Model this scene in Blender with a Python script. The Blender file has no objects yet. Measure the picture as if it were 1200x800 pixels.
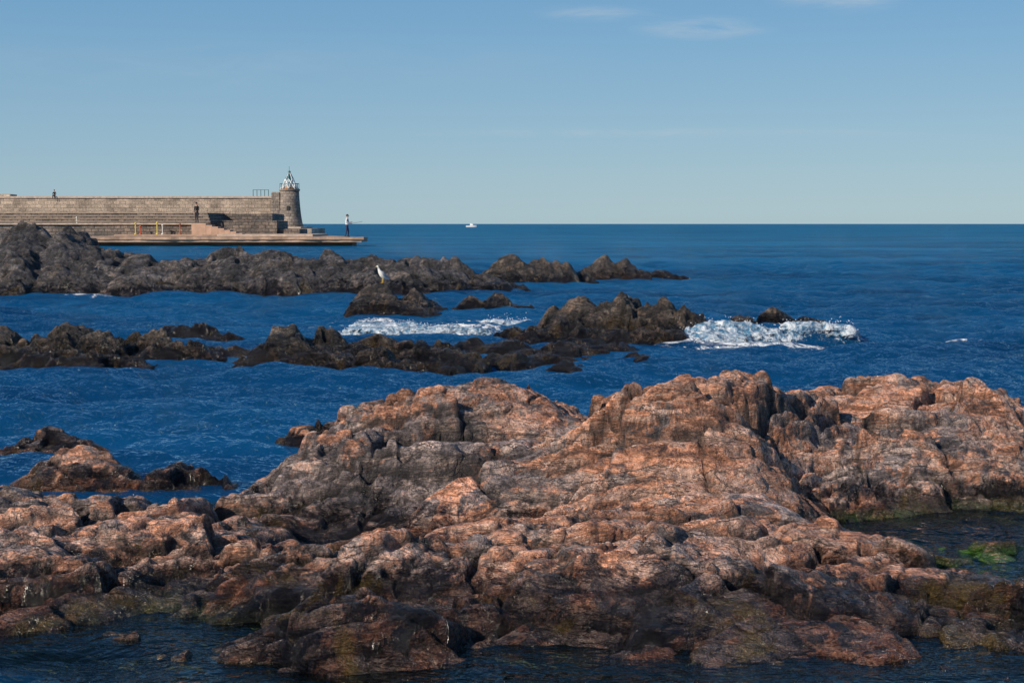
import bpy, bmesh, math, random
import numpy as np
from mathutils import Vector, Matrix
random.seed(3); rng=np.random.RandomState(7)
scene=bpy.context.scene
scene.view_settings.view_transform='Standard'; scene.view_settings.look='None'; scene.view_settings.exposure=0

# ---------------------------------------------------------------- noise
U=np.uint32
def hsh(ix,iy,iz,seed):
    n=ix.astype(np.int64).astype(U)*U(374761393)+iy.astype(np.int64).astype(U)*U(668265263)+iz.astype(np.int64).astype(U)*U(2246822519)+U((seed*974634777)&0xffffffff)
    n=(n^(n>>U(13)))*U(1274126177); n=(n^(n>>U(15)))*U(2654435761); n=n^(n>>U(16))
    return n.astype(np.float32)/np.float32(4294967296.0)
def vnoise(x,y,z,seed=0):
    x=np.asarray(x,dtype=np.float32); y=np.asarray(y,dtype=np.float32)
    z=np.zeros_like(x)+np.float32(z) if np.isscalar(z) else z.astype(np.float32)
    ix,iy,iz=np.floor(x),np.floor(y),np.floor(z); fx,fy,fz=x-ix,y-iy,z-iz
    q=lambda t:t*t*t*(t*(t*6-15)+10)
    u,v,w=q(fx),q(fy),q(fz)
    def c(a,b,d): return hsh(ix+a,iy+b,iz+d,seed)
    r0=(c(0,0,0)*(1-u)+c(1,0,0)*u)*(1-v)+(c(0,1,0)*(1-u)+c(1,1,0)*u)*v
    r1=(c(0,0,1)*(1-u)+c(1,0,1)*u)*(1-v)+(c(0,1,1)*(1-u)+c(1,1,1)*u)*v
    return (r0*(1-w)+r1*w)*2-1
def fbm(x,y,z,oct=4,seed=0,gain=.5):
    s=0;a=1;t=0;f=1
    for o in range(oct):
        s=s+a*vnoise(x*f+o*7.3,y*f-o*3.1,z*f,seed+o); t+=a; a*=gain; f*=2.03
    return s/t
def voro(x,y,z=None,seed=0):
    two=z is None
    ix,iy=np.floor(x),np.floor(y); iz=np.zeros_like(ix) if two else np.floor(z)
    F1=np.full(x.shape,9.,np.float32);F2=F1.copy();R=np.zeros_like(F1);DX=np.zeros_like(F1);DY=np.zeros_like(F1)
    for a in (-1,0,1):
        for b in (-1,0,1):
            for c in ((0,) if two else (-1,0,1)):
                cx,cy,cz=ix+a,iy+b,iz+c
                dx=cx+.1+.8*hsh(cx,cy,cz,seed)-x; dy=cy+.1+.8*hsh(cx,cy,cz,seed+11)-y
                d=dx*dx+dy*dy
                if not two:
                    dz=cz+.1+.8*hsh(cx,cy,cz,seed+23)-z; d=d+dz*dz
                d=np.sqrt(d); m=d<F1
                F2=np.where(m,F1,np.minimum(F2,d)); 
                R=np.where(m,hsh(cx,cy,cz,seed+37),R); DX=np.where(m,dx,DX);DY=np.where(m,dy,DY)
                F1=np.where(m,d,F1)
    return F1,F2,R,DX,DY
def ss(a,b,x):
    t=np.clip((x-a)/(b-a),0,1); return t*t*(3-2*t)
def blur(H,n=1):
    for _ in range(n):
        Q=np.pad(H,1,mode='edge')
        H=(Q[1:-1,1:-1]*4+2*(Q[:-2,1:-1]+Q[2:,1:-1]+Q[1:-1,:-2]+Q[1:-1,2:])+Q[:-2,:-2]+Q[2:,2:]+Q[:-2,2:]+Q[2:,:-2])/16
    return H

# ---------------------------------------------------------------- node helper
class NT:
    def __init__(s,nt): s.nt=nt; nt.nodes.clear()
    def n(s,typ,ins=None,**kw):
        nd=s.nt.nodes.new(typ)
        for k,v in kw.items(): setattr(nd,k,v)
        if ins:
            for k,v in ins.items():
                sock=nd.inputs[k]
                if isinstance(v,bpy.types.NodeSocket): s.nt.links.new(v,sock)
                else: sock.default_value=v
        return nd
    def math(s,op,a,b=0.,c=0.,clamp=False):
        return s.n('ShaderNodeMath',{0:a,1:b,2:c},operation=op,use_clamp=clamp).outputs[0]
    def mix(s,f,a,b,bt='MIX'):
        nd=s.nt.nodes.new('ShaderNodeMix'); nd.data_type='RGBA'; nd.blend_type=bt
        for i,v in ((0,f),(6,a),(7,b)):
            if isinstance(v,bpy.types.NodeSocket): s.nt.links.new(v,nd.inputs[i])
            else: nd.inputs[i].default_value=v if i==0 else (tuple(v)+(1,) if len(v)==3 else v)
        return nd.outputs[2]
    def noise(s,vec,scale,detail=5,rough=.55,dist=0.):
        return s.n('ShaderNodeTexNoise',{'Vector':vec,'Scale':scale,'Detail':detail,'Roughness':rough,'Distortion':dist}).outputs[0]
    def mr(s,v,a,b,c=0.,d=1.,smooth=False):
        return s.n('ShaderNodeMapRange',{0:v,1:a,2:b,3:c,4:d},interpolation_type='SMOOTHSTEP' if smooth else 'LINEAR').outputs[0]
def newmat(name):
    m=bpy.data.materials.new(name); m.use_nodes=True; return m,NT(m.node_tree)
def finish(t,sh): t.n('ShaderNodeOutputMaterial',{'Surface':sh})
def simple(name,col,rough=.7,metal=0.,var=.25,scale=6.,bump=.2):
    m,t=newmat(name); tc=t.n('ShaderNodeTexCoord').outputs['Object']
    nz=t.noise(tc,scale,4,.6); f=t.mr(nz,.3,.7,1-var,1+var)
    c=t.mix(1.,col,t.n('ShaderNodeCombineXYZ',{0:f,1:f,2:f}).outputs[0],'MULTIPLY')
    b=t.n('ShaderNodeBump',{'Height':nz,'Strength':bump,'Distance':.02}).outputs[0]
    p=t.n('ShaderNodeBsdfPrincipled',{'Base Color':c,'Roughness':rough,'Metallic':metal,'Normal':b})
    finish(t,p.outputs[0]); return m

def rock_mat(name,dark,mid,warm,pale,wet0=.06,wet1=.22,algae=(.10,.065,.015),fs=1.,front=0.,under=None):
    m,t=newmat(name); tc=t.n('ShaderNodeTexCoord').outputs['Object']
    at=t.n('ShaderNodeAttribute',attribute_name='warm').outputs['Fac']
    cv=t.n('ShaderNodeAttribute',attribute_name='cav').outputs['Fac']
    bk=t.n('ShaderNodeAttribute',attribute_name='block').outputs['Fac']
    n1=t.noise(tc,2.6/fs,5,.72,.4)
    c=t.mix(t.mr(n1,.42,.56),dark,mid)
    mp=t.n('ShaderNodeMapping',{'Vector':tc,'Rotation':(.75,.35,.35),'Scale':(1.2,2.0,5.)}).outputs[0]
    st=t.noise(mp,2.4/fs,6,.68,.8)
    c=t.mix(t.mr(st,.52,.64,0,.8),c,pale)
    wn=t.noise(tc,5/fs,4,.75,.6)
    wf=t.math('ADD',at,t.mr(wn,.35,.65,-.5,.5))
    wc=t.mix(t.mr(st,.44,.58),warm,tuple(.35*a+.65*b for a,b in zip(warm,pale)))
    c=t.mix(t.mr(wf,.12,.45,0,.95),c,wc)
    c=t.mix(t.mr(wf,-.12,-.5,0,.85),c,tuple(x*.55 for x in dark))
    c=t.mix(t.mr(st,.37,.46,.8,0),c,tuple(x*.4 for x in dark))
    v=t.math('ABSOLUTE',t.math('SUBTRACT',st,.56)); c=t.mix(t.mr(v,.0,.008,.5,0),c,(.55,.48,.42))
    sp1=t.noise(tc,42/fs,4,.75); sp=t.math('MULTIPLY',t.mr(sp1,.3,.7,.45,1.6),t.mr(bk,0,1,.66,1.42))
    c=t.mix(1.,c,t.n('ShaderNodeCombineXYZ',{0:sp,1:sp,2:sp}).outputs[0],'MULTIPLY')
    med=t.noise(mp,6/fs,4,.72,.3)
    wv=t.n('ShaderNodeVectorMath',{0:tc,1:t.n('ShaderNodeCombineXYZ',{0:t.math('MULTIPLY',st,.45*fs),1:t.math('MULTIPLY',med,.3*fs),2:0.}).outputs[0]},operation='ADD').outputs[0]
    vo=t.n('ShaderNodeTexVoronoi',{'Vector':t.n('ShaderNodeMapping',{'Vector':wv,'Rotation':(.5,.2,.4),'Scale':(1.,1.6,2.6)}).outputs[0],'Scale':4.2/fs},feature='DISTANCE_TO_EDGE').outputs[0]
    crk=t.math('MULTIPLY',t.mr(vo,0,.035,1,0,True),t.mr(st,.42,.54))
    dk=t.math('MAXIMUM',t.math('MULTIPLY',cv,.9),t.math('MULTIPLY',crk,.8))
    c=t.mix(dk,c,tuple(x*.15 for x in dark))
    sx=t.n('ShaderNodeSeparateXYZ',{0:tc}); z=sx.outputs[2]
    zz=t.math('ADD',z,t.mr(wn,.3,.7,-.12*fs,.12*fs))
    if front: zz=t.math('SUBTRACT',zz,t.mr(sx.outputs[1],6.8,5.7,0,front))
    wet=t.mr(zz,wet0,wet1,1,0,True)
    wetc=t.mix(1.,c,(.21,.19,.18),'MULTIPLY')
    wetc=t.mix(t.mr(n1,.54,.64,0,.7),wetc,algae)
    if under: wetc=t.mix(t.math('MULTIPLY',t.mr(z,.0,-.04,0,1),t.mr(wn,.38,.6,.25,.9)),wetc,under)
    gr=t.n('ShaderNodeAttribute',attribute_name='green').outputs['Fac']
    gf=t.math('MULTIPLY',t.math('MULTIPLY',gr,t.mr(wn,.36,.52)),t.mr(z,.02,.07,1,0)) 
    wetc=t.mix(gf,wetc,(.05,.12,.016))
    c=t.mix(wet,c,wetc)
    lam=t.math('FRACT',t.math('MULTIPLY',st,9.)); lam=t.math('POWER',lam,3.)
    hh=t.math('ADD',t.math('MULTIPLY',sp1,.45),t.math('MULTIPLY',med,1.15))
    hh=t.math('ADD',hh,t.math('MULTIPLY',lam,-.22))
    hh=t.math('ADD',hh,t.math('MULTIPLY',crk,-.8))
    b=t.n('ShaderNodeBump',{'Height':hh,'Strength':1.,'Distance':.055*fs}).outputs[0]
    ro=t.mr(wet,0,1,.70,.16)
    p=t.n('ShaderNodeBsdfPrincipled',{'Base Color':c,'Roughness':ro,'Normal':b,'Specular IOR Level':.6})
    finish(t,p.outputs[0]); return m

# ---------------------------------------------------------------- mesh helpers
def link(o): scene.collection.objects.link(o); return o
def empty(name,loc=(0,0,0)):
    o=bpy.data.objects.new(name,None); o.location=loc; o.empty_display_size=.2; return link(o)
def gridmesh(name,P,mat,attrs={},smooth=True):
    ny,nx=P.shape[:2]
    me=bpy.data.meshes.new(name); co=P.reshape(-1,3).astype(np.float32)
    idx=np.arange(ny*nx).reshape(ny,nx)
    q=np.stack([idx[:-1,:-1],idx[:-1,1:],idx[1:,1:],idx[1:,:-1]],-1).reshape(-1,4).astype(np.int32)
    me.vertices.add(len(co)); me.vertices.foreach_set('co',co.ravel())
    me.loops.add(q.size); me.loops.foreach_set('vertex_index',q.ravel())
    me.polygons.add(len(q)); me.polygons.foreach_set('loop_start',np.arange(0,q.size,4,dtype=np.int32))
    me.polygons.foreach_set('loop_total',np.full(len(q),4,np.int32))
    me.polygons.foreach_set('use_smooth',np.full(len(q),smooth))
    me.update(calc_edges=True)
    for k,v in attrs.items():
        a=me.attributes.new(k,'FLOAT','POINT'); a.data.foreach_set('value',v.astype(np.float32).ravel())
    me.materials.append(mat)
    return link(bpy.data.objects.new(name,me))

def rockify(X,Y,H,s=1.,seed=0,dip=(-.10,.22),amp=1.,ang=.25):
    X=X.astype(np.float32);Y=Y.astype(np.float32);H=H.astype(np.float32)
    wx=X+.20*s*fbm(X*1.3/s,Y*1.3/s,0.,4,seed+1,.6); wy=Y+.20*s*fbm(X*1.3/s,Y*1.3/s,5.,4,seed+2,.6)
    H=H+.10*s*amp*fbm(X*1.1/s,Y*1.5/s,0.,4,seed+3,.55)
    def terr(H,th,dx,dy,p,sd,str_):
        w=H+dx*wx+dy*wy+.5*th*fbm(X*1.5/s,Y*1.5/s,3.,4,seed+sd)
        t=w/th; t=t+.45*np.sin(t*1.9+seed); fl=np.floor(t); f=t-fl
        m=ss(-.4,.1,fbm(X*.7/s,Y*.7/s,8.,2,seed+sd+10))*str_
        return H+(1-(1-f)**p-f-.28)*th*m*amp, np.where(f<.08,1.,0)*m
    H1,cA=terr(H,.17*s,dip[0]*2.2,dip[1]*1.8,6,4,1.05)
    ca,sa=math.cos(ang),math.sin(ang)
    u=(wx*ca+wy*sa); v=(-wx*sa+wy*ca)
    F1,F2,R,DX,DY=voro(u/(.75*s),v/(.36*s),None,seed+5); e=F2-F1
    H1=H1+amp*s*(.14*(R-.5)+.22*DX*((R*7)%1-.5)*1.5+.15*DY*((R*13)%1-.5)*1.5 - .08*np.exp(-e*26))
    c1=np.exp(-e*24)
    H1,cB=terr(H1,.06*s,-dip[0]*1.2-.04,dip[1]*2.3,5,24,1.)
    u2=u*.86+v*.5; v2=-u*.5+v*.86
    G1,G2,R2,EX,EY=voro(u2/(.28*s),v2/(.13*s),None,seed+6); e2=G2-G1
    m2=ss(-.5,.1,fbm(X*.8/s,Y*.8/s,2.,2,seed+16))
    H1=H1+amp*s*m2*(.065*(R2-.5)+.12*EX*((R2*7)%1-.5)+.09*EY*((R2*11)%1-.5) - .03*np.exp(-e2*16))
    H1=blur(H1,1)
    gy,gx=np.gradient(H1); dx=X[0,1]-X[0,0]; dy=Y[1,0]-Y[0,0]; gx=gx/dx; gy=gy/dy
    gx=np.clip(gx,-1.6,1.6); gy=np.clip(gy,-1.6,1.6); gx=blur(gx,3); gy=blur(gy,3)
    L=np.sqrt(gx*gx+gy*gy+1); N=np.stack([-gx/L,-gy/L,1/L],-1)
    def fac(k,kz,sd):
        A1,A2,R3,EX,EY=voro(X*k/s+.25*vnoise(X*k*1.5/s,Y*k*1.5/s,0.,seed+sd+1),Y*k/s,H1*kz/s,seed+sd); e3=A2-A1
        return ((R3-.5)+.9*EX*((R3*7)%1-.5)+.9*EY*((R3*11)%1-.5))*ss(0,.16,e3)-.35*np.exp(-e3*12), e3
    fa,e3=fac(4.2,6.,8); fb,e4=fac(10.,14.,28)
    m3=ss(-.5,.2,fbm(X*1.3/s,Y*1.3/s,4.,2,seed+17))
    d=amp*s*(.030*fbm(X*3.2/s,Y*3.2/s,H1*4/s,5,seed+9,.55)+m3*.032*fa+.014*fb)
    P=np.stack([X,Y,H1],-1)+N*d[...,None]
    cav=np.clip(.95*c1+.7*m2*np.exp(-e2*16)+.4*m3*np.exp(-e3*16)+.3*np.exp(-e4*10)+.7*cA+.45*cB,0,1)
    return P,R,R2,cav
def blk(R,R2): return np.clip(.55*((R*17)%1)+.45*((R2*19)%1),0,1)

# ================================================================ FOREGROUND ROCK SHELF
pts=[]
def row(y,l): pts.extend([(x,y,z) for x,z in l])
row(4.2,[(-6,-.4),(-3,-.35),(0,-.35),(3,-.3),(6,-.35)])
row(5.1,[(-6,-.25),(-3,-.25),(-1.5,-.22),(-.6,-.16),(0,-.16),(1.5,-.08),(3,-.12),(6,-.2)])
row(5.5,[(-3.5,-.18),(-2.1,-.2),(-1.35,-.08),(-.99,.03),(-.59,.09),(-.2,.02),(0,-.05),(.5,.01),(1,.01),(1.65,.01),(2.5,.02),(6,0)])
row(5.8,[(-3.5,-.1),(-2.1,-.02),(-1.75,-.08),(-1.04,.06),(-.63,.13),(-.2,.09),(.35,.1),(1.05,.1),(1.75,.08),(2.6,.1)])
row(6.2,[(-4.5,.1),(-3.4,.06),(-2.25,.10),(-1.87,.09),(-1.5,.03),(-1.12,.12),(-.37,.17),(.37,.2),(1.12,.2),(1.68,.15),(2.15,.14),(3,.15),(6,.1)])
row(6.8,[(-2.45,.16),(-1.83,.15),(-1.22,.1),(-.61,.13),(0,.20),(.61,.23),(1.43,.24),(1.83,.12),(2.25,.0),(2.5,.0),(3.5,.1)])
row(7.4,[(-6,.2),(-4.5,.25),(-2.66,.24),(-2.08,.22),(-1.55,.18),(-1.1,.0),(-.75,-.12),(-.35,.02),(.09,.13),(.66,.2),(1.1,.24),(1.55,.14),(1.86,-.06),(2.3,-.09),(2.66,-.09),(3.6,-.07),(6,.1)])
row(8.0,[(-4.5,.1),(-2.9,.14),(-2.25,.1),(-1.68,.1),(-1.3,.16),(-.72,.25),(-.2,.29),(.19,.34),(.57,.56),(.96,.66),(1.34,.5),(1.68,.18),(2.16,-.12),(2.64,-.15),(3.6,-.05)])
row(8.5,[(-6,-.1),(-4.5,-.1),(-3.06,-.12),(-2.3,-.14),(-1.68,-.02),(-1.38,.26),(-.92,.4),(-.4,.44),(.1,.42),(.40,.40),(.61,.66),(.97,.76),(1.27,.7),(1.68,.48),(2.14,.3),(2.55,.22),(3.06,.12),(4.2,.15),(6,.1)])
row(9.2,[(-6,-.3),(-3.3,-.28),(-2.2,-.28),(-1.65,-.15),(-1.2,.25),(-.77,.5),(-.33,.61),(.11,.56),(.5,.40),(1,.6),(1.66,.54),(2.2,.48),(2.65,.48),(3.03,.43),(3.3,.33),(4.5,.25)])
row(9.8,[(-1.4,-.2),(-.8,.15),(-.3,.3),(.5,.25),(1.76,.48),(2.65,.54),(3.06,.52),(3.53,.34),(4.5,.2),(6,.1)])
row(10.6,[(-6,-.4),(-3,-.35),(-1.5,-.3),(-.5,-.2),(.5,-.05),(1.8,.1),(3,.15),(4,.05),(5,0)])
row(11.7,[(-6,-.5),(-3,-.5),(0,-.5),(3,-.45),(6,-.4)]); row(13,[(-6,-.6),(-3,-.6),(0,-.6),(3,-.6),(6,-.6)])
pts=np.array(pts,float)
def tps(r2): return np.where(r2>1e-12,.5*r2*np.log(np.maximum(r2,1e-12)),0)
n=len(pts); D2=((pts[:,None,:2]-pts[None,:,:2])**2).sum(-1)
A=np.zeros((n+3,n+3)); A[:n,:n]=tps(D2)+np.eye(n)*.004; A[:n,n]=1; A[:n,n+1:]=pts[:,:2]; A[n,:n]=1; A[n+1:,:n]=pts[:,:2].T
sol=np.linalg.solve(A,np.concatenate([pts[:,2],[0,0,0]]))
bumps=[(-2.85,9.25,.62,.42,.17),(-2.13,9.15,.52,.36,.13),(-3.5,10.5,.9,.5,.10),(-1.05,10.95,.55,.42,.3),(-1.55,10.9,.5,.3,.12),(-4.6,9.6,.6,.5,.2)]
def shelf(X,Y):
    r=sol[n]+sol[n+1]*X+sol[n+2]*Y
    for i in range(n): r=r+sol[i]*tps((X-pts[i,0])**2+(Y-pts[i,1])**2)
    for cx,cy,rx,ry,h in bumps:
        q=((X-cx)/rx)**2+((Y-cy)/ry)**2
        r=np.maximum(r,(h+.35)*(1-np.clip(q,0,4)**.9*.75)-.35)
    return np.clip(r,-.7,.9)
xs=np.arange(-6,6,.0105); ys=np.arange(4.3,12.6,.0105)
X,Y=np.meshgrid(xs,ys); H=shelf(X,Y)
ampm=.6+.4*ss(-.1,.3,H)
P,R,R2,cav=rockify(X,Y,H,1.,seed=4,ang=.3,amp=ampm)
def g(x,y,cx,cy,rx,ry): return np.exp(-((x-cx)/rx)**2-((y-cy)/ry)**2)
warm=.85*g(X,Y,1.0,8.1,.85,.7)+.55*g(X,Y,-1.9,7.2,1.3,.45)+.55*g(X,Y,1.0,6.6,1.6,.45)+.48*g(X,Y,-.2,9.3,.9,.4)+.42*g(X,Y,2.6,9.4,1.2,.6)+.46*g(X,Y,0,7.1,.8,.3)
warm=warm-.30*g(X,Y,-.8,8.2,.7,.5)-.25*g(X,Y,-2.4,8.,.8,.3)-.2*g(X,Y,-.3,6.5,1.,.2)
warm=warm+.5*(R-.5)+.5*(R2-.5)+.05
green=1.2*g(X,Y,2.6,7.4,1.0,.8)+.2*g(X,Y,-1.55,6.1,.4,.25)
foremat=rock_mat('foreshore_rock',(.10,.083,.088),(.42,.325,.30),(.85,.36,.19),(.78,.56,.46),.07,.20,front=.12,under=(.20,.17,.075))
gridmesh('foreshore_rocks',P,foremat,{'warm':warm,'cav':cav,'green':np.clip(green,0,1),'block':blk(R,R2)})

# ================================================================ OFFSHORE ROCKS
offmat=rock_mat('wet_offshore_rock',(.030,.027,.027),(.10,.077,.065),(.23,.15,.10),(.21,.175,.14),.12,.50,algae=(.075,.048,.018),fs=1.4)
headmat=rock_mat('headland_rock',(.050,.048,.055),(.145,.132,.14),(.22,.165,.13),(.27,.24,.23),.10,.50,fs=2.0)
def offrock(name,bl,res,s,seed,mat,amp=1.,dz=-.05):
    bl=np.array(bl,float); pad=.5
    x0=(bl[:,0]-bl[:,2]).min()-pad*s;x1=(bl[:,0]+bl[:,2]).max()+pad*s
    y0=(bl[:,1]-bl[:,3]).min()-pad*s;y1=(bl[:,1]+bl[:,3]).max()+pad*s
    X,Y=np.meshgrid(np.arange(x0,x1,res),np.arange(y0,y1,res))
    wx=X+.35*s*fbm(X/s,Y/s,0.,4,seed+50,.6); wy=Y+.3*s*fbm(X/s,Y/s,9.,4,seed+60,.6)
    H=np.full(X.shape,-.6)
    for cx,cy,rx,ry,h in bl:
        q=np.sqrt(((wx-cx)/rx)**2+((wy-cy)/ry)**2)
        H=np.maximum(H,h*(1.08-q**1.5)-.25*ss(.8,1.4,q))
    H=np.maximum(H+dz,-.6)
    P,R,R2,cav=rockify(X,Y,H,s,seed,amp=amp*1.4,dip=(-.15,.3))
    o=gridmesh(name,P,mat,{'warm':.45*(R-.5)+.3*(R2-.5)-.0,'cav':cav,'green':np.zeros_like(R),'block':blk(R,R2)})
    return P
offrock('offshore_rock',[(-6.4,17.6,1.2,.9,.36),(-5.5,17.5,.6,.6,.44),(-5.1,17.3,.7,.7,.34),(-4.5,17.5,.8,.6,.36),(-3.9,17.6,.8,.5,.26),(-5.2,16.7,1.4,.5,.16)],.020,.65,21,offmat)
offrock('offshore_rock',[(-5.0,21.4,.5,.35,.22),(-4.6,21.3,.6,.35,.14)],.03,.5,22,offmat)
offrock('offshore_rock',[(-2.75,17.2,.55,.6,.45),(-2.35,17.3,.7,.6,.40),(-1.8,17.2,.8,.6,.35),(-1.2,17.1,.8,.6,.28),(-1.5,16.3,1.,.4,.17),(-2.4,16.7,.9,.5,.2),(-.7,16.9,.5,.4,.16)],.018,.6,23,offmat)
offrock('offshore_rock',[(.6,16.0,.42,.27,.18)],.018,.4,24,offmat,.8)
offrock('offshore_rock',[(-.1,18.5,.7,.4,.18),(.6,18.2,.8,.35,.18),(1.1,18.7,.8,.3,.17),(.2,17.5,.8,.3,.14),(-.5,18.9,.6,.3,.16),(1.6,17.6,.4,.2,.13)],.02,.45,25,offmat,.8)
offrock('offshore_rock',[(.25,20.0,.5,.5,.22),(.75,20.6,.5,.6,.48),(1.1,20.7,.55,.7,.68),(1.6,20.6,.55,.7,.62),(2.1,20.6,.55,.7,.58),(2.55,20.3,.5,.6,.40),(1.3,19.7,1.3,.5,.26),(2.2,19.6,.8,.4,.18),(.1,20.8,.4,.4,.2)],.018,.65,26,offmat)
offrock('offshore_rock',[(4.2,22.6,.5,.35,.38),(4.7,22.7,.45,.35,.27),(3.7,22.7,.4,.3,.27)],.028,.5,27,offmat)
PG=offrock('offshore_rock',[(-2.5,26.4,.65,.6,.58),(-1.75,26.6,.5,.5,.44),(-2.1,26.2,1.,.6,.28),(-1.4,26.5,.4,.3,.2)],.028,.6,28,offmat)
offrock('offshore_rock',[(-.25,27.4,.45,.4,.42),(-.7,27.4,.6,.3,.26),(0.0,27.3,.4,.3,.26)],.03,.5,29,offmat)
offrock('headland_rocks',[(-16.5,36,4,3,1.5),(-13.3,35.5,2.2,2.2,1.45),(-12,35.3,1.6,2.2,1.62),(-11,35.3,1.5,2,1.45),(-10.2,35.2,1.3,1.8,1.0),(-9.3,35.2,1.6,1.8,.88),(-8.0,35.3,1.6,1.7,.88),(-7,35.4,1.6,1.6,.92),(-5.7,35.4,1.6,1.6,.92),(-4.6,35.5,1.5,1.5,.92),(-3.6,35.5,1.5,1.5,.90),(-2.6,35.6,1.5,1.4,.86),(-1.7,35.8,1.3,1.3,.72),(-.9,36,1.1,1.2,.42),(-.3,36.3,.9,.8,.2),(-4,34.5,2,.6,.25)],.036,.9,30,headmat,.9)
offrock('offshore_rock',[(0,39.6,.9,.9,.86),(.7,39.8,.9,.9,.74),(1.3,40,.8,.8,.68),(-.4,39.6,.6,.6,.6),(1.9,40.4,.9,.5,.24)],.04,.75,31,offmat)
offrock('offshore_rock',[(2.8,43.2,.8,.6,.66),(3.4,43.2,.8,.6,.64),(2.3,43.1,.5,.5,.44),(4.4,44,1.2,.4,.32)],.045,.7,32,offmat)

# ================================================================ SEA
bm=bmesh.new(); bmesh.ops.create_grid(bm,x_segments=20,y_segments=20,size=60,matrix=Matrix.Translation((0,30,-2.2)))
me=bpy.data.meshes.new('seabed'); bm.to_mesh(me); bm.free(); me.materials.append(simple('seabed_sand',(.05,.075,.07),.9,0,.5,.6)); link(bpy.data.objects.new('seabed',me))
def waveset(X,Y,spacing,seed=1):
    r=np.random.RandomState(seed); Z=np.zeros_like(X); N=100
    for i in range(N):
        lam=.10*(3.2/.10)**(i/(N-1.)); k=2*math.pi/lam
        th=r.normal(-math.pi/2+.2,.45); a=.0118*lam**.75
        kx,ky=k*math.cos(th),k*math.sin(th); ph=r.rand()*6.28
        fade=ss(2.0,4.0,lam/spacing)
        gr=.5+.5*np.sin(.23*X*(1+.3*math.sin(i))/max(lam,.6)**.5+.31*Y+i*1.7)
        p=kx*X+ky*Y+ph+ .9*np.sin(.5*X+.29*Y+i)
        Z=Z+a*fade*gr*(np.sin(p)+.35*np.cos(2*p))
    return Z
def swell(X,Y):
    z=0
    yc=20.35+.10*np.sin(X*1.3)+.25*ss(4.6,7.5,X)
    e=ss(1.9,2.9,X)*(1-ss(5.5,9.0,X)); h=.22*(1-.5*ss(4.2,5.6,X)); d=Y-yc
    z=z+h*e*np.where(d<0,np.exp(-(d/.25)**2),np.exp(-(d/.8)**2))
    d=Y-(22.6-.35*(X+1.5)*.6); e=ss(-3.3,-2.4,X)*(1-ss(-.6,.1,X)); z=z+.10*e*np.where(d<0,np.exp(-(d/.3)**2),np.exp(-(d/.9)**2))
    return z
rows=[np.linspace(-40,3.6,50)]; y=3.6
l=[]
while y<9000: l.append(y); y+=max(.018,(y)*.0031)*(1. if y<60 else 3. if y<300 else 12.)
ys=np.concatenate([rows[0][:-1],np.array(l)])
uu=np.linspace(-1,1,900); uu=np.sign(uu)*(.46*np.abs(uu)+1.6*np.abs(uu)**8)
Yg=np.repeat(ys[:,None],len(uu),1); Xg=uu[None,:]*(np.abs(Yg)+4)
sp=np.maximum(np.gradient(Yg,axis=0),np.abs(np.gradient(Xg,axis=1)))
Z=waveset(Xg,Yg,sp)
ins=(np.abs(Xg)<5.9)&(Yg>4.35)&(Yg<12.5)
dep=np.full(Xg.shape,-.7); dep[ins]=shelf(Xg[ins],Yg[ins])
edge=ss(5.9,5.0,np.abs(Xg))*ss(4.3,4.6,Yg)*ss(9.0,8.5,Yg)
shal=ss(-.38,-.18,dep)*edge
calm=ss(-.25,-.02,dep)
Z=Z*(1-.85*calm)*(.35+.65*ss(6.5,11.5,Yg))+swell(Xg,Yg)
foam=np.zeros_like(Xg)
def fo(cx,cy,rx,ry,a):
    global foam; foam=np.maximum(foam,a*np.exp(-((Xg-cx)/rx)**2-((Yg-cy)/ry)**2))
fo(3.6,19.5,1.6,.5,.75);fo(2.6,19.8,.8,.6,.8);fo(-1.5,22.0,1.5,.7,.85);fo(-2.6,23.5,1.4,.8,.65);fo(-.2,24.2,.9,.5,.7);fo(6.4,20.2,.7,.2,.6)
fo(-9.8,33,.8,.5,.7);fo(-1.0,38,.8,.9,.65);fo(1.2,19.2,1.6,.25,.45);fo(3.9,22.0,1.2,.4,.5);fo(2.2,43,.8,.6,.5);fo(-5.2,33.4,5,.3,.35);fo(-2,16,1.5,.2,.3)
P=np.stack([Xg,Yg,Z],-1)
m,t=newmat('sea_water'); tc=t.n('ShaderNodeTexCoord').outputs['Object']
def mapn(sc,rot=0): return t.n('ShaderNodeMapping',{'Vector':tc,'Scale':sc,'Rotation':(0,0,rot)}).outputs[0]
dist=t.n('ShaderNodeSeparateXYZ',{0:tc}).outputs[1]
a1=t.noise(mapn((1,1.6,1),.25),6.,3,.62,.4); a2=t.noise(mapn((1,2.0,1),-.15),1.8,4,.68,.4); a3=t.noise(mapn((1,2.2,1),.1),.35,4,.7,.3)
h=t.math('MULTIPLY',a1,t.mr(dist,7,14,.02,.15))
h=t.math('ADD',h,t.math('MULTIPLY',a2,t.mr(dist,8,40,.06,.8)))
h=t.math('ADD',h,t.math('MULTIPLY',a3,t.mr(dist,30,120,.0,3.5)))
bmp=t.n('ShaderNodeBump',{'Height':h,'Strength':1.,'Distance':1.}).outputs[0]
big=t.noise(mapn((.3,1,1)),.12,5,.78,.5)
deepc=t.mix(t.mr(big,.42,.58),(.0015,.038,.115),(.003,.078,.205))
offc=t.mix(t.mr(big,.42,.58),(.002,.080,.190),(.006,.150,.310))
deepc=t.mix(t.mr(dist,18,120),deepc,offc)
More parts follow.
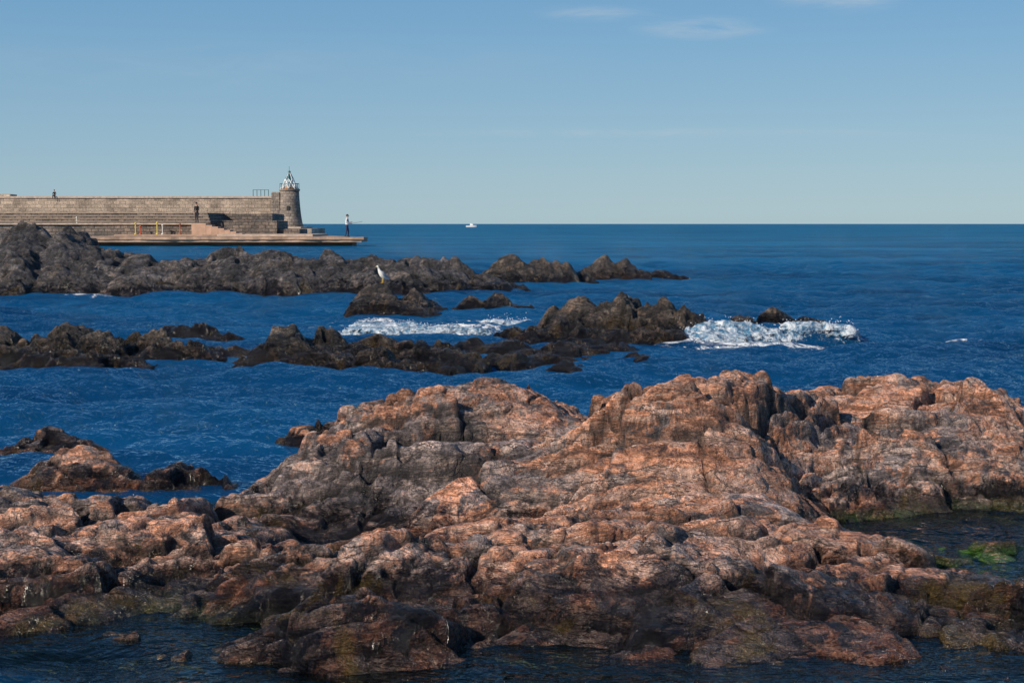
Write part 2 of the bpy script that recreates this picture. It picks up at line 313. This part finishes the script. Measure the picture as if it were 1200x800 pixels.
# light scattered back out of the water body hardly depends on the ripple slope
deep=t.n('ShaderNodeBsdfDiffuse',{'Color':deepc,'Normal':t.n('ShaderNodeCombineXYZ',{0:0.,1:0.,2:1.}).outputs[0]}).outputs[0]
tr=t.n('ShaderNodeBsdfTransparent',{'Color':(.66,.82,.76,1)}).outputs[0]
sh=t.n('ShaderNodeAttribute',attribute_name='shallow').outputs['Fac']
body=t.n('ShaderNodeMixShader',{0:sh,1:deep,2:tr}).outputs[0]
gl=t.n('ShaderNodeBsdfGlossy',{'Color':(.88,.97,1,1),'Roughness':.04,'Normal':bmp}).outputs[0]
fr=t.n('ShaderNodeFresnel',{'IOR':1.36,'Normal':bmp}).outputs[0]
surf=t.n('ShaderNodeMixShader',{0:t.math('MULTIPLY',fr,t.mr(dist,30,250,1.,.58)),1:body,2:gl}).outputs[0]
fa=t.n('ShaderNodeAttribute',attribute_name='foam').outputs['Fac']
fn=t.noise(mapn((.7,1.2,1)),5.,5,.7,1.)
ff=t.math('ADD',fa,t.mr(fn,.3,.7,-.45,.3))
ff=t.mr(ff,.35,.62,0,1,True)
fd=t.n('ShaderNodeBsdfDiffuse',{'Color':(.72,.76,.8,1),'Normal':bmp}).outputs[0]
surf=t.n('ShaderNodeMixShader',{0:ff,1:surf,2:fd}).outputs[0]
finish(t,surf)
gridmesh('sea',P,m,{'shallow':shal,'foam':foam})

# breaking waves (white water with real volume)
mf,t=newmat('white_water'); tc=t.n('ShaderNodeTexCoord').outputs['Object']
nz=t.noise(tc,7,6,.75,.8); c=t.mix(t.mr(nz,.42,.62),(.05,.17,.30),(.76,.80,.84))
b=t.n('ShaderNodeBump',{'Height':nz,'Strength':.9,'Distance':.06}).outputs[0]
pb=t.n('ShaderNodeBsdfPrincipled',{'Base Color':c,'Roughness':.6,'Normal':b}).outputs[0]
cvr=t.n('ShaderNodeAttribute',attribute_name='cover').outputs['Fac']
nf=t.noise(t.n('ShaderNodeMapping',{'Vector':tc,'Scale':(.8,1.2,1.6)}).outputs[0],9,6,.75,1.)
al=t.mr(t.math('ADD',cvr,t.mr(nf,.3,.7,-.85,.35)),.25,.6,0,1,True)
finish(t,t.n('ShaderNodeMixShader',{0:al,1:t.n('ShaderNodeBsdfTransparent').outputs[0],2:pb}).outputs[0])
ms=simple('spray_drops',(.8,.83,.86),.5,0,.05)
def breaker(name,x0,x1,y0,y1,maskf,lump,seed,nd=170):
    xs=np.arange(x0,x1,.014); ys=np.arange(y0,y1,.014); X,Y=np.meshgrid(xs,ys)
    M=maskf(X,Y); k0=M.copy(); M=M+.75*fbm(X*1.3,Y*3.0,0.,6,seed,.62)
    base=swell(X,Y); k=ss(.28,.8,M)
    bx=X+.12*fbm(X*4,Y*4,0.,3,seed+9); by=Y+.12*fbm(X*4,Y*4,7.,3,seed+10)
    F1,_,_,_,_=voro(bx*5,by*6,None,seed); F3,_,_,_,_=voro(bx*14,by*15,None,seed+1)
    Zl=lump*k*np.clip(k0,0,1)*(.30+.4*(1-F1**2)+.20*(1-F3**2)+.9*fbm(X*2.2,Y*3,0.,5,seed+3,.6))+.010
    Z=base+k*Zl-(1-k)*.14
    Z=blur(Z,1)
    P=np.stack([X,Y-.5*k*Zl,Z],-1)
    o=gridmesh(name,P,mf,{'cover':k})
    bm=bmesh.new(); r=random.Random(seed); cnt=0; tries=0
    while cnt<nd and tries<40000:
        tries+=1
        x=r.uniform(x0,x1);y=r.uniform(y0,y1); i=int((y-y0)/.014);j=int((x-x0)/.014)
        if i>=k.shape[0] or j>=k.shape[1] or k[i,j]*k0[i,j]<.3: continue
        cnt+=1; rr=r.uniform(.003,.008)
        bmesh.ops.create_icosphere(bm,subdivisions=1,radius=rr,matrix=Matrix.Translation((x,y,Z[i,j]+abs(r.gauss(0,.045)))))
    me=bpy.data.meshes.new('spray'); bm.to_mesh(me); bm.free(); me.materials.append(ms)
    s=link(bpy.data.objects.new('spray',me)); s.parent=o
breaker('breaking_wave',1.9,6.2,18.7,20.9,lambda X,Y:(ss(1.9,2.5,X)*(1-.45*ss(2.8,3.8,X))*(1-ss(4.6,5.8,X)))*np.exp(-np.abs((Y-19.95-.12*(X-2.5))/(.52-.07*(X-2.5)))**2.5)*1.1,.15,5,300)
breaker('breaking_wave',-3.9,.6,20.8,23.8,lambda X,Y:(ss(-3.6,-2.0,X)*(1-ss(-1.2,.3,X)))*np.exp(-((Y-(22.2-.2*(X+1.5)))/(.55))**2)*.95,.10,6)
breaker('breaking_wave',-1.2,1.1,23.4,25.0,lambda X,Y:(ss(-1,-.3,X)*(1-ss(.2,.9,X)))*np.exp(-((Y-24.2)/.28)**2)*.85,.09,8,60)

# ================================================================ HARBOUR STRUCTURES
def stonemat(name,c1,c2,mortar,bw,bh,mort=.012,bump=.6):
    m,t=newmat(name); tc=t.n('ShaderNodeTexCoord').outputs['Object']
    g_=t.n('ShaderNodeSeparateXYZ',{0:tc}); 
    v=t.n('ShaderNodeCombineXYZ',{0:t.math('ADD',g_.outputs[0],t.math('MULTIPLY',g_.outputs[1],.7)),1:g_.outputs[2],2:0.}).outputs[0]
    v=t.n('ShaderNodeVectorMath',{0:v,1:t.n('ShaderNodeVectorMath',{0:t.n('ShaderNodeTexNoise',{'Vector':tc,'Scale':1.5,'Detail':3.}).outputs[1],1:(.12,.12,0)},operation='MULTIPLY').outputs[0]},operation='ADD').outputs[0]
    br=t.n('ShaderNodeTexBrick',{'Vector':v,'Color1':c1+(1,),'Color2':c2+(1,),'Mortar':mortar+(1,),'Scale':1.,'Mortar Size':mort,'Mortar Smooth':.3,'Bias':0.,'Brick Width':bw,'Row Height':bh},offset=.5)
    n1=t.noise(tc,.35,6,.65); n2=t.noise(tc,5,5,.7)
    f=t.math('MULTIPLY',t.mr(n1,.3,.7,.55,1.4),t.mr(n2,.3,.7,.5,1.5))
    c=t.mix(1.,br.outputs[0],t.n('ShaderNodeCombineXYZ',{0:f,1:f,2:f}).outputs[0],'MULTIPLY')
    h=t.math('ADD',t.math('MULTIPLY',br.outputs[1],-.8),t.math('MULTIPLY',n2,1.))
    b=t.n('ShaderNodeBump',{'Height':h,'Strength':bump,'Distance':.10}).outputs[0]
    finish(t,t.n('ShaderNodeBsdfPrincipled',{'Base Color':c,'Roughness':.85,'Normal':b}).outputs[0]); return m
wallm=stonemat('breakwater_stone',(.46,.36,.28),(.28,.225,.18),(.22,.19,.155),.9,.5,.03)
towm=stonemat('lighthouse_stone',(.27,.225,.185),(.15,.125,.11),(.12,.10,.09),.6,.4,.03)
term=stonemat('terrace_stone',(.22,.17,.14),(.10,.085,.08),(.07,.06,.05),.55,.27,.03)
copem=simple('coping_stone',(.44,.34,.27),.8,0,.25,3.)
deckm=simple('pier_concrete',(.34,.23,.165),.8,0,.4,1.2)
darkc=simple('dark_concrete',(.06,.045,.035),.6,0,.4,1.5)  # dark tone; on the deck core it paints the shadow under the deck
stairm=simple('stair_stone',(.45,.29,.21),.8,0,.2,2.)
def box(name,x0,x1,y0,y1,z0,z1,mat,parent=None,bev=.03,cuts=0,jit=0.):
    bm=bmesh.new(); bmesh.ops.create_cube(bm,size=1)
    for v in bm.verts: v.co=Vector((x0 if v.co.x<0 else x1,y0 if v.co.y<0 else y1,z0 if v.co.z<0 else z1))
    if cuts:
        bmesh.ops.subdivide_edges(bm,edges=[e for e in bm.edges if abs(e.verts[0].co.x-e.verts[1].co.x)>.5*(x1-x0)],cuts=cuts,use_grid_fill=True)
        rr=random.Random(len(name)*7+int(abs(x0)))
        off={}
        for v in bm.verts:
            k=(round(v.co.x,2),v.co.y>.5*(y0+y1)); 
            if k not in off: off[k]=(rr.uniform(-jit,jit),rr.uniform(-jit,jit))
            if v.co.z>.5*(z0+z1): v.co.z+=off[k][0]*.4
            v.co.y+=off[k][1]
    elif bev: bmesh.ops.bevel(bm,geom=list(bm.edges),offset=bev,segments=2,affect='EDGES',profile=.6)
    me=bpy.data.meshes.new(name); bm.to_mesh(me); bm.free(); me.materials.append(mat)
    o=link(bpy.data.objects.new(name,me))
    if parent: o.parent=parent
    return o
bw=empty('breakwater_wall')
box('wall',-130,-33.2,205,209,-1,5.35,wallm,bw,0,60,.06)
box('coping',-130,-33.0,204.8,209.2,5.35,5.62,copem,bw,0,60,.03)
box('parapet',-130,-72.5,206.5,209.3,5.62,5.95,wallm,bw,0,12,.05)
box('footing',-130,-27.8,198,212,-1,1.02,wallm,bw,.1)
box('footing_step',-36,-29.5,199.5,211,1.02,1.25,copem,bw,.05)
ironm=simple('painted_iron',(.05,.09,.09),.5,.3)
for i in range(5): box('railing_post_%d'%i,-37.2+i*.55,-37.12+i*.55,205.2,205.28,5.62,6.5,ironm,bw,0)
box('railing_bar',-37.2,-34.9,205.2,205.28,6.5,6.56,ironm,bw,0)
def lathe(name,prof,cx,cy,mat,parent,seg=40,smooth=True):
    bm=bmesh.new(); rings=[]
    for r,z in prof: rings.append([bm.verts.new((cx+r*math.cos(2*math.pi*i/seg),cy+r*math.sin(2*math.pi*i/seg),z)) for i in range(seg)])
    for a,b in zip(rings[:-1],rings[1:]):
        for i in range(seg): f=bm.faces.new((a[i],a[(i+1)%seg],b[(i+1)%seg],b[i])); f.smooth=smooth
    bm.faces.new(rings[0][::-1]); bm.faces.new(rings[-1])
    me=bpy.data.meshes.new(name); bm.to_mesh(me); bm.free(); me.materials.append(mat)
    o=link(bpy.data.objects.new(name,me)); o.parent=parent; return o
def rod(name,a,b,r,mat,parent,seg=6):
    a=Vector(a);b=Vector(b); d=b-a; bm=bmesh.new()
    bmesh.ops.create_cone(bm,cap_ends=True,segments=seg,radius1=r,radius2=r,depth=d.length)
    bm.transform(Matrix.Translation((a+b)/2)@d.to_track_quat('Z','Y').to_matrix().to_4x4())
    me=bpy.data.meshes.new(name); bm.to_mesh(me); bm.free(); me.materials.append(mat)
    o=link(bpy.data.objects.new(name,me)); o.parent=parent; return o
lh=empty('lighthouse'); cx,cy=-31.9,205.
white=simple('white_paint',(.78,.80,.80),.5,0,.1); green=simple('blue_green_paint',(.05,.15,.18),.45,0,.2); red=simple('ochre_paint',(.5,.2,.06),.6,0,.2)
glass=simple('lantern_glass',(.35,.48,.52),.1,0,.1)
lathe('stone_tower',[(2.0,1.0),(1.92,1.3),(1.75,2.0),(1.6,3.0),(1.48,4.2),(1.40,5.4),(1.36,6.3)],cx,cy,towm,lh)
lathe('cornice',[(1.37,6.28),(1.45,6.38),(1.5,6.5),(1.5,6.62),(1.4,6.63)],cx,cy,towm,lh)
lathe('lantern_base',[(.95,6.62),(.95,6.9),(.85,6.95)],cx,cy,red,lh,24)
lathe('lantern_room',[(.40,6.95),(.40,8.0)],cx,cy,glass,lh,12,False)
lathe('lantern_roof',[(.55,8.0),(.5,8.12),(.3,8.4),(.18,8.6),(.1,8.9),(.2,9.0),(.2,9.15),(.03,9.3),(.03,9.85)],cx,cy,green,lh,20)
for i in range(8):
    a0=2*math.pi*i/8
    for s_ in (-1,1):
        a1=a0+s_*2*math.pi/8
        rod('lattice_%d'%i,(cx+1.3*math.cos(a0),cy+1.3*math.sin(a0),6.63),(cx+.62*math.cos(a1),cy+.62*math.sin(a1),8.05),.055,white,lh)
    rod('lattice_top_%d'%i,(cx+.62*math.cos(a0),cy+.62*math.sin(a0),8.05),(cx+.1*math.cos(a0),cy+.1*math.sin(a0),9.0),.045,white if i%2 else green,lh)
for i in range(16):
    a0=2*math.pi*i/16; a1=2*math.pi*(i+1)/16
    rod('gallery_post',(cx+1.38*math.cos(a0),cy+1.38*math.sin(a0),6.62),(cx+1.38*math.cos(a0),cy+1.38*math.sin(a0),7.4),.03,green,lh)
    rod('gallery_rail',(cx+1.38*math.cos(a0),cy+1.38*math.sin(a0),7.4),(cx+1.38*math.cos(a1),cy+1.38*math.sin(a1),7.4),.035,green,lh)
box('buttress',-34.4,-33.2,204.2,208.6,1.2,6.2,towm,lh,.1)
box('window',cx-.2,cx+.2,cy-1.62,cy-1.35,3.6,4.2,simple('window_dark',(.02,.02,.02),.5),lh,.02)

pr=empty('stone_pier')
box('deck',-34.2,-14.4,108,126,.30,.64,deckm,pr,0,22,.08)
box('deck_tip',-14.4,-11.4,108,112.5,.30,.635,deckm,pr,0,3,.05)
box('deck_core',-33.6,-14.8,108.6,125.6,-1,.30,darkc,pr,0,20,.1)  # recessed core, its colour darkened to stand for shade beneath the deck
box('deck_core_tip',-14.8,-12.2,108.6,112,-1,.295,darkc,pr,.05)
box('deck_edge_lip',-34.2,-11.2,107.85,108.5,.50,.70,deckm,pr,0,40,.06)
box('upper_slab',-24,-16.2,116,125.5,.64,.84,copem,pr,.05)
box('upper_slab_left',-33,-24.,118.2,125.5,.64,.80,deckm,pr,.05)
tr_=empty('terrace_seawall')
box('retaining_wall',-75,-25.6,120,140,-.5,1.62,term,tr_,0,40,.08)
box('capping',-75,-25.5,119.8,121,1.62,1.74,copem,tr_,0,40,.04)
for i in range(4):
    box('long_step_%d'%i,-75,-26.-i*.35,123+i*1.3,140,1.62+i*.26,1.86+i*.26,term,tr_,0,30,.04)
    box('step_nosing_%d'%i,-75,-26.-i*.35,122.95+i*1.3,123.3+i*1.3,1.86+i*.26,1.91+i*.26,copem,tr_,0,30,.02)
box('side_wall_block',-25.2,-20.1,122,128,.60,1.95,term,tr_,0,8,.12)
box('side_wall_low',-20.1,-18.2,122.4,127,-.6,1.25,term,tr_,.1)
box('back_wall',-75,-22.5,134,141,-.6,2.62,term,tr_,0,30,.06)
st=empty('stone_stairs')
for i in range(8):
    box('step_%d'%i,-26.6+i*.30,-25.4+i*.50,118.4,119.75,.64,1.72-i*.135,stairm,st,.02) if i==0 else box('step_%d'%i,-25.4+(i-1)*.5+.003,-25.4+i*.50,118.4,119.75,.64,1.72-i*.135,stairm,st,.02)
def marker(x,y,z,h,col,name='marker_post'):
    e=empty(name); mt=simple(name+'_paint',col,.5,0,.1)
    rod('pole',(x,y,z),(x,y,z+h),.045,mt,e,8); lathe('foot',[(.14,z),(.12,z+.06),(.06,z+.12)],x,y,mt,e,10)
    lathe('cap',[(.05,z+h),(.08,z+h+.04),(.08,z+h+.12),(.02,z+h+.16)],x,y,mt,e,10)
marker(-31.4,119,.8,.85,(.6,.45,.05));marker(-31.0,119,.8,.6,(.45,.08,.03));marker(-29.6,119,.8,.9,(.6,.5,.08));marker(-29.2,119.2,.8,.7,(.6,.6,.58));marker(-27.7,119,.8,.8,(.4,.1,.04));marker(-37.5,123,1.65,.5,(.6,.6,.55))

bt=empty('motor_boat'); bx,by=-20.,700.
bm=bmesh.new(); secs=[]
for i in range(13):
    f=i/12; x=-2.6+5.2*f; w=.95*(1-max(0,(f-.45)/.55)**2.2)+.01; zt=.75+.35*f*f; zb=-.2+.3*max(0,f-.7)
    secs.append([bm.verts.new((bx+x,by-w,zt)),bm.verts.new((bx+x,by-w*.8,zb+.2)),bm.verts.new((bx+x,by,zb-.1)),bm.verts.new((bx+x,by+w*.8,zb+.2)),bm.verts.new((bx+x,by+w,zt))])
for a,b in zip(secs[:-1],secs[1:]):
    for k in range(4): bm.faces.new((a[k],a[k+1],b[k+1],b[k]))
    bm.faces.new((a[4],a[0],b[0],b[4]))
bm.faces.new(secs[0])
bmesh.ops.recalc_face_normals(bm,faces=bm.faces)
me=bpy.data.meshes.new('hull'); bm.to_mesh(me); bm.free(); me.materials.append(white); o=link(bpy.data.objects.new('hull',me)); o.parent=bt
box('cabin',bx-.6,bx+.9,by-.6,by+.6,.85,1.75,white,bt,.12); box('windscreen',bx+.2,bx+.93,by-.62,by+.62,1.35,1.65,glass,bt,.03)
box('outboard_motor',bx-2.95,bx-2.6,by-.2,by+.2,.3,1.1,darkc,bt,.06)

# ================================================================ PEOPLE
skinm=simple('skin',(.45,.27,.19),.6,0,.08); 
def cloth(n_,c): return simple(n_,c,.85,0,.2,8.)
def person(name,J,E,parts,mats,loc,rot,hair,hands=()):
    root=empty(name,loc); root.rotation_euler=(0,0,rot)
    keys=list(J); me=bpy.data.meshes.new(name+'_body'); me.from_pydata([J[k][0] for k in keys],[(keys.index(a),keys.index(b)) for a,b in E],[])
    o=link(bpy.data.objects.new('body',me)); sk=o.modifiers.new('s','SKIN'); sk.use_smooth_shade=True
    for i,k in enumerate(keys):
        r=J[k][1]; r=(r,r) if not isinstance(r,tuple) else r
        me.skin_vertices[0].data[i].radius=r; me.skin_vertices[0].data[i].use_root=(k=='pelvis')
    sb=o.modifiers.new('u','SUBSURF'); sb.levels=2; sb.render_levels=2
    dg=bpy.context.evaluated_depsgraph_get(); nm=bpy.data.meshes.new_from_object(o.evaluated_get(dg)); nm.name=name+'_body'
    o.modifiers.clear(); o.data=nm; nm.materials.clear()
    for mt in mats: nm.materials.append(mt)
    segs=[(Vector(J[a][0]),Vector(J[b][0]),parts[b]) for a,b in E]
    for f in nm.polygons:
        c=f.center; best=9;mi=0
        for a,b,pm in segs:
            d=b-a; t_=max(0,min(1,(c-a).dot(d)/d.length_squared)); q=(a+d*t_-c).length
            if q<best: best=q;mi=pm
        f.material_index=mi; f.use_smooth=True
    o.parent=root
    hp=Vector(J['head'][0]); 
    def ball(nm_,p,s,mt,seg=12):
        bm=bmesh.new(); bmesh.ops.create_uvsphere(bm,u_segments=seg,v_segments=seg//2+2,radius=1); 
        bm.transform(Matrix.Translation(p)@Matrix.Diagonal((s[0],s[1],s[2],1)))
        m_=bpy.data.meshes.new(nm_); bm.to_mesh(m_); bm.free(); m_.materials.append(mt)
        for f in m_.polygons:f.use_smooth=True
        q=link(bpy.data.objects.new(nm_,m_)); q.parent=root; return q
    ball('hair',hp+Vector((-.018,0,.035)),(.103,.088,.098),hair)
    ball('nose',hp+Vector((.105,0,-.01)),(.018,.012,.02),mats[0],8)
    eye=simple('eye',(.03,.02,.02),.3)
    for s_ in (-1,1):
        ball('ear',hp+Vector((0,.08*s_,-.01)),(.02,.012,.03),mats[0],8); ball('eye',hp+Vector((.09,.032*s_,.012)),(.01,.012,.008),eye,8)
    ball('mouth',hp+Vector((.094,0,-.05)),(.008,.022,.006),simple('lips',(.35,.12,.1),.5),8)
    for (hk,fwd) in hands:
        h0=Vector(J[hk][0]); fwd=Vector(fwd).normalized(); side=fwd.cross(Vector((0,0,1))).normalized(); dn=side.cross(fwd)
        for i in range(5):
            if i<4:
                p0=h0+side*(i-1.5)*.019; L=[.030,.034,.032,.025][i]; p1=p0+fwd*L*1.4; p2=p1+(fwd*.5+dn*-.8).normalized()*L; p3=p2+(fwd*-.3+dn*-.9).normalized()*L*.7
            else:
                p0=h0+side*.03-fwd*.02; p1=p0+side*.03+fwd*.01; p2=p1+fwd*.03; p3=p2+fwd*.02-dn*.01
            for a,b in ((p0,p1),(p1,p2),(p2,p3)):
                rod('finger_%d'%i,a,b,.0085,mats[0],root,8)
    return root
def body(arms,legs,lean=0.):
    J={'pelvis':((0,0,.95),(.15,.12)),'waist':((0,0,1.08),(.135,.105)),'chest':((lean*.6,0,1.28),(.165,.115)),'collar':((lean*.9,0,1.43),(.12,.09)),'neck':((lean,0,1.50),.055),
       'head0':((lean+.01,0,1.57),.07),'head':((lean+.015,0,1.65),(.088,.098)),'crown':((lean+.005,0,1.725),.06)}
    E=[('pelvis','waist'),('waist','chest'),('chest','collar'),('collar','neck'),('neck','head0'),('head0','head'),('head','crown')]
    parts={'waist':1,'chest':1,'collar':1,'neck':0,'head0':0,'head':0,'crown':0}
    for s_,nm_ in ((1,'L'),(-1,'R')):
        sh,el,wr,ha=arms[nm_]
        J['sh'+nm_]=(sh,.062);J['el'+nm_]=(el,.045);J['wr'+nm_]=(wr,.032);J['ha'+nm_]=(ha,(.042,.028))
        E+= [('collar','sh'+nm_),('sh'+nm_,'el'+nm_),('el'+nm_,'wr'+nm_),('wr'+nm_,'ha'+nm_)]
        parts.update({'sh'+nm_:1,'el'+nm_:1,'wr'+nm_:1,'ha'+nm_:0})
        hp,kn,an,to=legs[nm_]
        J['hp'+nm_]=(hp,.098);J['kn'+nm_]=(kn,.065);J['an'+nm_]=(an,.045);J['to'+nm_]=(to,(.045,.03))
        E+= [('pelvis','hp'+nm_),('hp'+nm_,'kn'+nm_),('kn'+nm_,'an'+nm_),('an'+nm_,'to'+nm_)]
        parts.update({'hp'+nm_:2,'kn'+nm_:2,'an'+nm_:2,'to'+nm_:3})
    return J,E,parts
shoe=cloth('shoe_leather',(.04,.03,.03)); hairb=cloth('dark_hair',(.03,.02,.015))
arms={'L':((0.0,.2,1.40),(.06,.24,1.14),(.30,.14,1.16),(.37,.10,1.19)),'R':((0.0,-.2,1.40),(-.02,-.25,1.12),(.22,-.13,1.07),(.29,-.09,1.09))}
legs={'L':((0,.10,.86),(.10,.12,.48),(.06,.13,.08),(.22,.14,.045)),'R':((0,-.10,.86),(-.03,-.12,.48),(-.12,-.13,.08),(.04,-.14,.045))}
J,E,pa=body(arms,legs,.04)
fx,fy,fz=-12.6,108.9,.64
f_=person('fisherman',J,E,pa,[skinm,cloth('white_shirt',(.62,.63,.66)),cloth('navy_trousers',(.02,.03,.09)),shoe],(fx,fy,fz),0,hairb,(('haL',(1,0,.2)),('haR',(1,0,.2))))
rod('fishing_rod',(.15,-.08,1.03),(1.15,.30,1.22),.012,darkc,f_); rod('fishing_rod_reel',(.36,.05,1.05),(.36,.12,1.05),.035,ironm,f_,10)
arms={'L':((0,.18,1.38),(.05,.23,1.12),(.2,.12,1.0),(.27,.08,.99)),'R':((0,-.18,1.38),(-.02,-.24,1.12),(.12,-.2,.92),(.17,-.17,.87))}
legs={'L':((0,.09,.86),(.06,.1,.48),(.0,.11,.08),(.14,.12,.045)),'R':((0,-.09,.86),(.02,-.1,.48),(-.05,-.11,.08),(.1,-.12,.045))}
J,E,pa=body(arms,legs,.02)
blk_=cloth('black_coat',(.012,.012,.016))
person('woman_in_black',J,E,pa,[skinm,blk_,cloth('black_trousers',(.015,.015,.03)),shoe],(-26.6,120.5,1.74),-1.9,hairb,(('haL',(1,0,-.3)),('haR',(.5,0,-.8))))
arms={'L':((0,.18,1.38),(.05,.23,1.12),(.25,.15,1.02),(.31,.12,1.0)),'R':((0,-.18,1.38),(.05,-.24,1.12),(.25,-.15,1.02),(.31,-.12,1.0))}
legs={'L':((.03,.1,.92),(.45,.12,.95),(.5,.12,.53),(.63,.12,.48)),'R':((.03,-.1,.92),(.45,-.12,.95),(.48,-.12,.53),(.61,-.12,.48))}
J,E,pa=body(arms,legs,.05)
person('seated_person',J,E,pa,[skinm,blk_,cloth('dark_trousers',(.02,.02,.03)),shoe],(-65.6,204.95,5.62-.83),-math.pi/2,hairb,(('haL',(1,0,-.3)),('haR',(1,0,-.3))))

# ================================================================ GULL
def gull(loc,rot):
    root=empty('seagull',loc); root.rotation_euler=(0,0,rot); root.scale=(.72,.72,.78)
    wh=simple('white_feathers',(.78,.77,.74),.7,0,.08,30.); gy=simple('grey_feathers',(.32,.34,.38),.7,0,.12,30.); yl=simple('yellow_beak',(.7,.45,.06),.5,0,.1,30.); bk=simple('black_feathers',(.02,.02,.02),.6)
    def loft(nm_,secs,mt,seg=14):
        bm=bmesh.new(); rg=[]
        for (x,y,z,ry,rz) in secs: 
            z=z+.38*min(x,.14)+.02; x=x*.9
            rg.append([bm.verts.new((x,y+ry*math.cos(2*math.pi*i/seg),z+rz*math.sin(2*math.pi*i/seg))) for i in range(seg)])
        for a,b in zip(rg[:-1],rg[1:]):
            for i in range(seg): bm.faces.new((a[i],a[(i+1)%seg],b[(i+1)%seg],b[i])).smooth=True
        bm.faces.new(rg[0]);bm.faces.new(rg[-1]); bmesh.ops.recalc_face_normals(bm,faces=bm.faces)
        m_=bpy.data.meshes.new(nm_); bm.to_mesh(m_); bm.free(); m_.materials.append(mt); o=link(bpy.data.objects.new(nm_,m_)); o.parent=root
    loft('body',[(-.27,0,.145,.012,.006),(-.2,0,.15,.035,.02),(-.12,0,.155,.06,.05),(-.03,0,.165,.078,.078),(.06,0,.185,.075,.078),(.11,0,.215,.055,.06),(.135,0,.255,.038,.042),(.15,0,.29,.034,.036),(.168,0,.315,.035,.033),(.195,0,.32,.028,.026),(.213,0,.318,.012,.012)],wh)
    loft('beak',[(.208,0,.318,.010,.012),(.24,0,.315,.007,.009),(.262,0,.307,.003,.005)],yl,8)
    for s_ in (-1,1):
        loft('wing',[(.085,.055*s_,.20,.012,.03),(.03,.072*s_,.19,.014,.048),(-.06,.066*s_,.178,.014,.045),(-.16,.04*s_,.17,.012,.025),(-.24,.02*s_,.165,.008,.012)],gy,10)
        loft('wing_tip',[(-.22,.022*s_,.168,.008,.012),(-.34,.008*s_,.155,.003,.005)],bk,8)
        rod('leg',(-.01+.01*s_,.03*s_,.12),(.01*s_,.03*s_,.004),.006,yl,root); 
        for a in (-.4,0,.4): rod('toe',(.01*s_,.03*s_,.004),(.01*s_+.045*math.cos(a),.03*s_+.045*math.sin(a),.002),.004,yl,root)
        rod('eye',(.162,.033*s_,.398),(.162,.0345*s_,.398),.005,bk,root)
sel=(np.abs(PG[...,0]+2.40)<.12)&(np.abs(PG[...,1]-26.4)<.35); zz=np.where(sel,PG[...,2],-9); k=np.argmax(zz); gp=PG.reshape(-1,3)[k]
gull((float(gp[0]),float(gp[1]),float(gp[2])-.006),math.radians(225))

# ================================================================ LIGHT
SE,SA=28.,225.
d=Vector((math.sin(math.radians(SA))*math.cos(math.radians(SE)),math.cos(math.radians(SA))*math.cos(math.radians(SE)),math.sin(math.radians(SE))))
L=bpy.data.lights.new('sun','SUN'); L.energy=5.; L.angle=math.radians(.5); L.color=(1,.87,.71)
so=link(bpy.data.objects.new('sun',L)); so.rotation_euler=(-d).to_track_quat('-Z','Y').to_euler()
w=bpy.data.worlds.new('World'); scene.world=w; w.use_nodes=True; t=NT(w.node_tree)
sky=t.n('ShaderNodeTexSky',sky_type='NISHITA',sun_disc=False,sun_elevation=math.radians(SE),sun_rotation=math.radians(SA),air_density=1.,dust_density=.3,ozone_density=3.,altitude=0.)
dirv=t.n('ShaderNodeTexCoord').outputs['Generated']
s=t.n('ShaderNodeSeparateXYZ',{0:dirv}); yy=t.math('MAXIMUM',s.outputs[1],.05)
az=t.math('DIVIDE',s.outputs[0],yy); el=t.math('DIVIDE',s.outputs[2],yy)
cv=t.n('ShaderNodeCombineXYZ',{0:az,1:el,2:0.}).outputs[0]
nz=t.noise(t.n('ShaderNodeMapping',{'Vector':cv,'Scale':(1.,5.,1.),'Rotation':(0,0,-.05)}).outputs[0],14,5,.6,.6)
tot=None
for (a0,e0,sx,sy,am) in ((.06,.145,.045,.006,.8),(.132,.135,.045,.008,1.1),(.225,.157,.045,.012,1.1),(.11,.063,.2,.004,.4),(-.2,.11,.3,.02,.15)):
    q=t.n('ShaderNodeVectorMath',{0:t.n('ShaderNodeVectorMath',{0:cv,1:(a0,e0,0)},operation='SUBTRACT').outputs[0],1:(1/sx,1/sy,0)},operation='MULTIPLY').outputs[0]
    ln=t.n('ShaderNodeVectorMath',{0:q},operation='LENGTH').outputs[1]
    v=t.math('MULTIPLY',t.mr(ln,0,1.3,1,0,True),am); tot=v if tot is None else t.math('ADD',tot,v)
cl=t.math('MULTIPLY',tot,t.mr(nz,.35,.7),clamp=True)
# atmospheric haze: sea-level sky is paler and less green than the clear-air model
S=.10
rp=t.n('ShaderNodeValToRGB',{0:t.mr(s.outputs[2],0,.5)})
cr=rp.color_ramp; cr.elements[0].position=0; cr.elements[0].color=(.034,.051,.061,1); cr.elements[1].position=1; cr.elements[1].color=(.005,.016,.037,1)
for p_,c_ in ((.08,(.28,.46,.60)),(.28,(.16,.36,.58)),(.5,(.11,.28,.50))):
    e=cr.elements.new(p_); e.color=tuple(v/10 for v in c_)+(1,)
hz=t.n('ShaderNodeVectorMath',{0:rp.outputs[0],'Scale':100.},operation='SCALE').outputs[0]
colr=t.mix(.8,sky.outputs[0],hz)
colr=t.mix(t.math('MULTIPLY',cl,.6),colr,(5.8,6.3,6.6))
bg=t.n('ShaderNodeBackground',{'Color':colr,'Strength':S})
t.n('ShaderNodeOutputWorld',{'Surface':bg.outputs[0]})

# ================================================================ CAMERA
cam=bpy.data.cameras.new('camera'); cam.lens=50; cam.sensor_width=36; cam.clip_end=20000; cam.clip_start=.1
co=link(bpy.data.objects.new('camera',cam)); co.location=(0,0,1.7); co.rotation_euler=(math.radians(90-4.73),0,0)
scene.camera=co
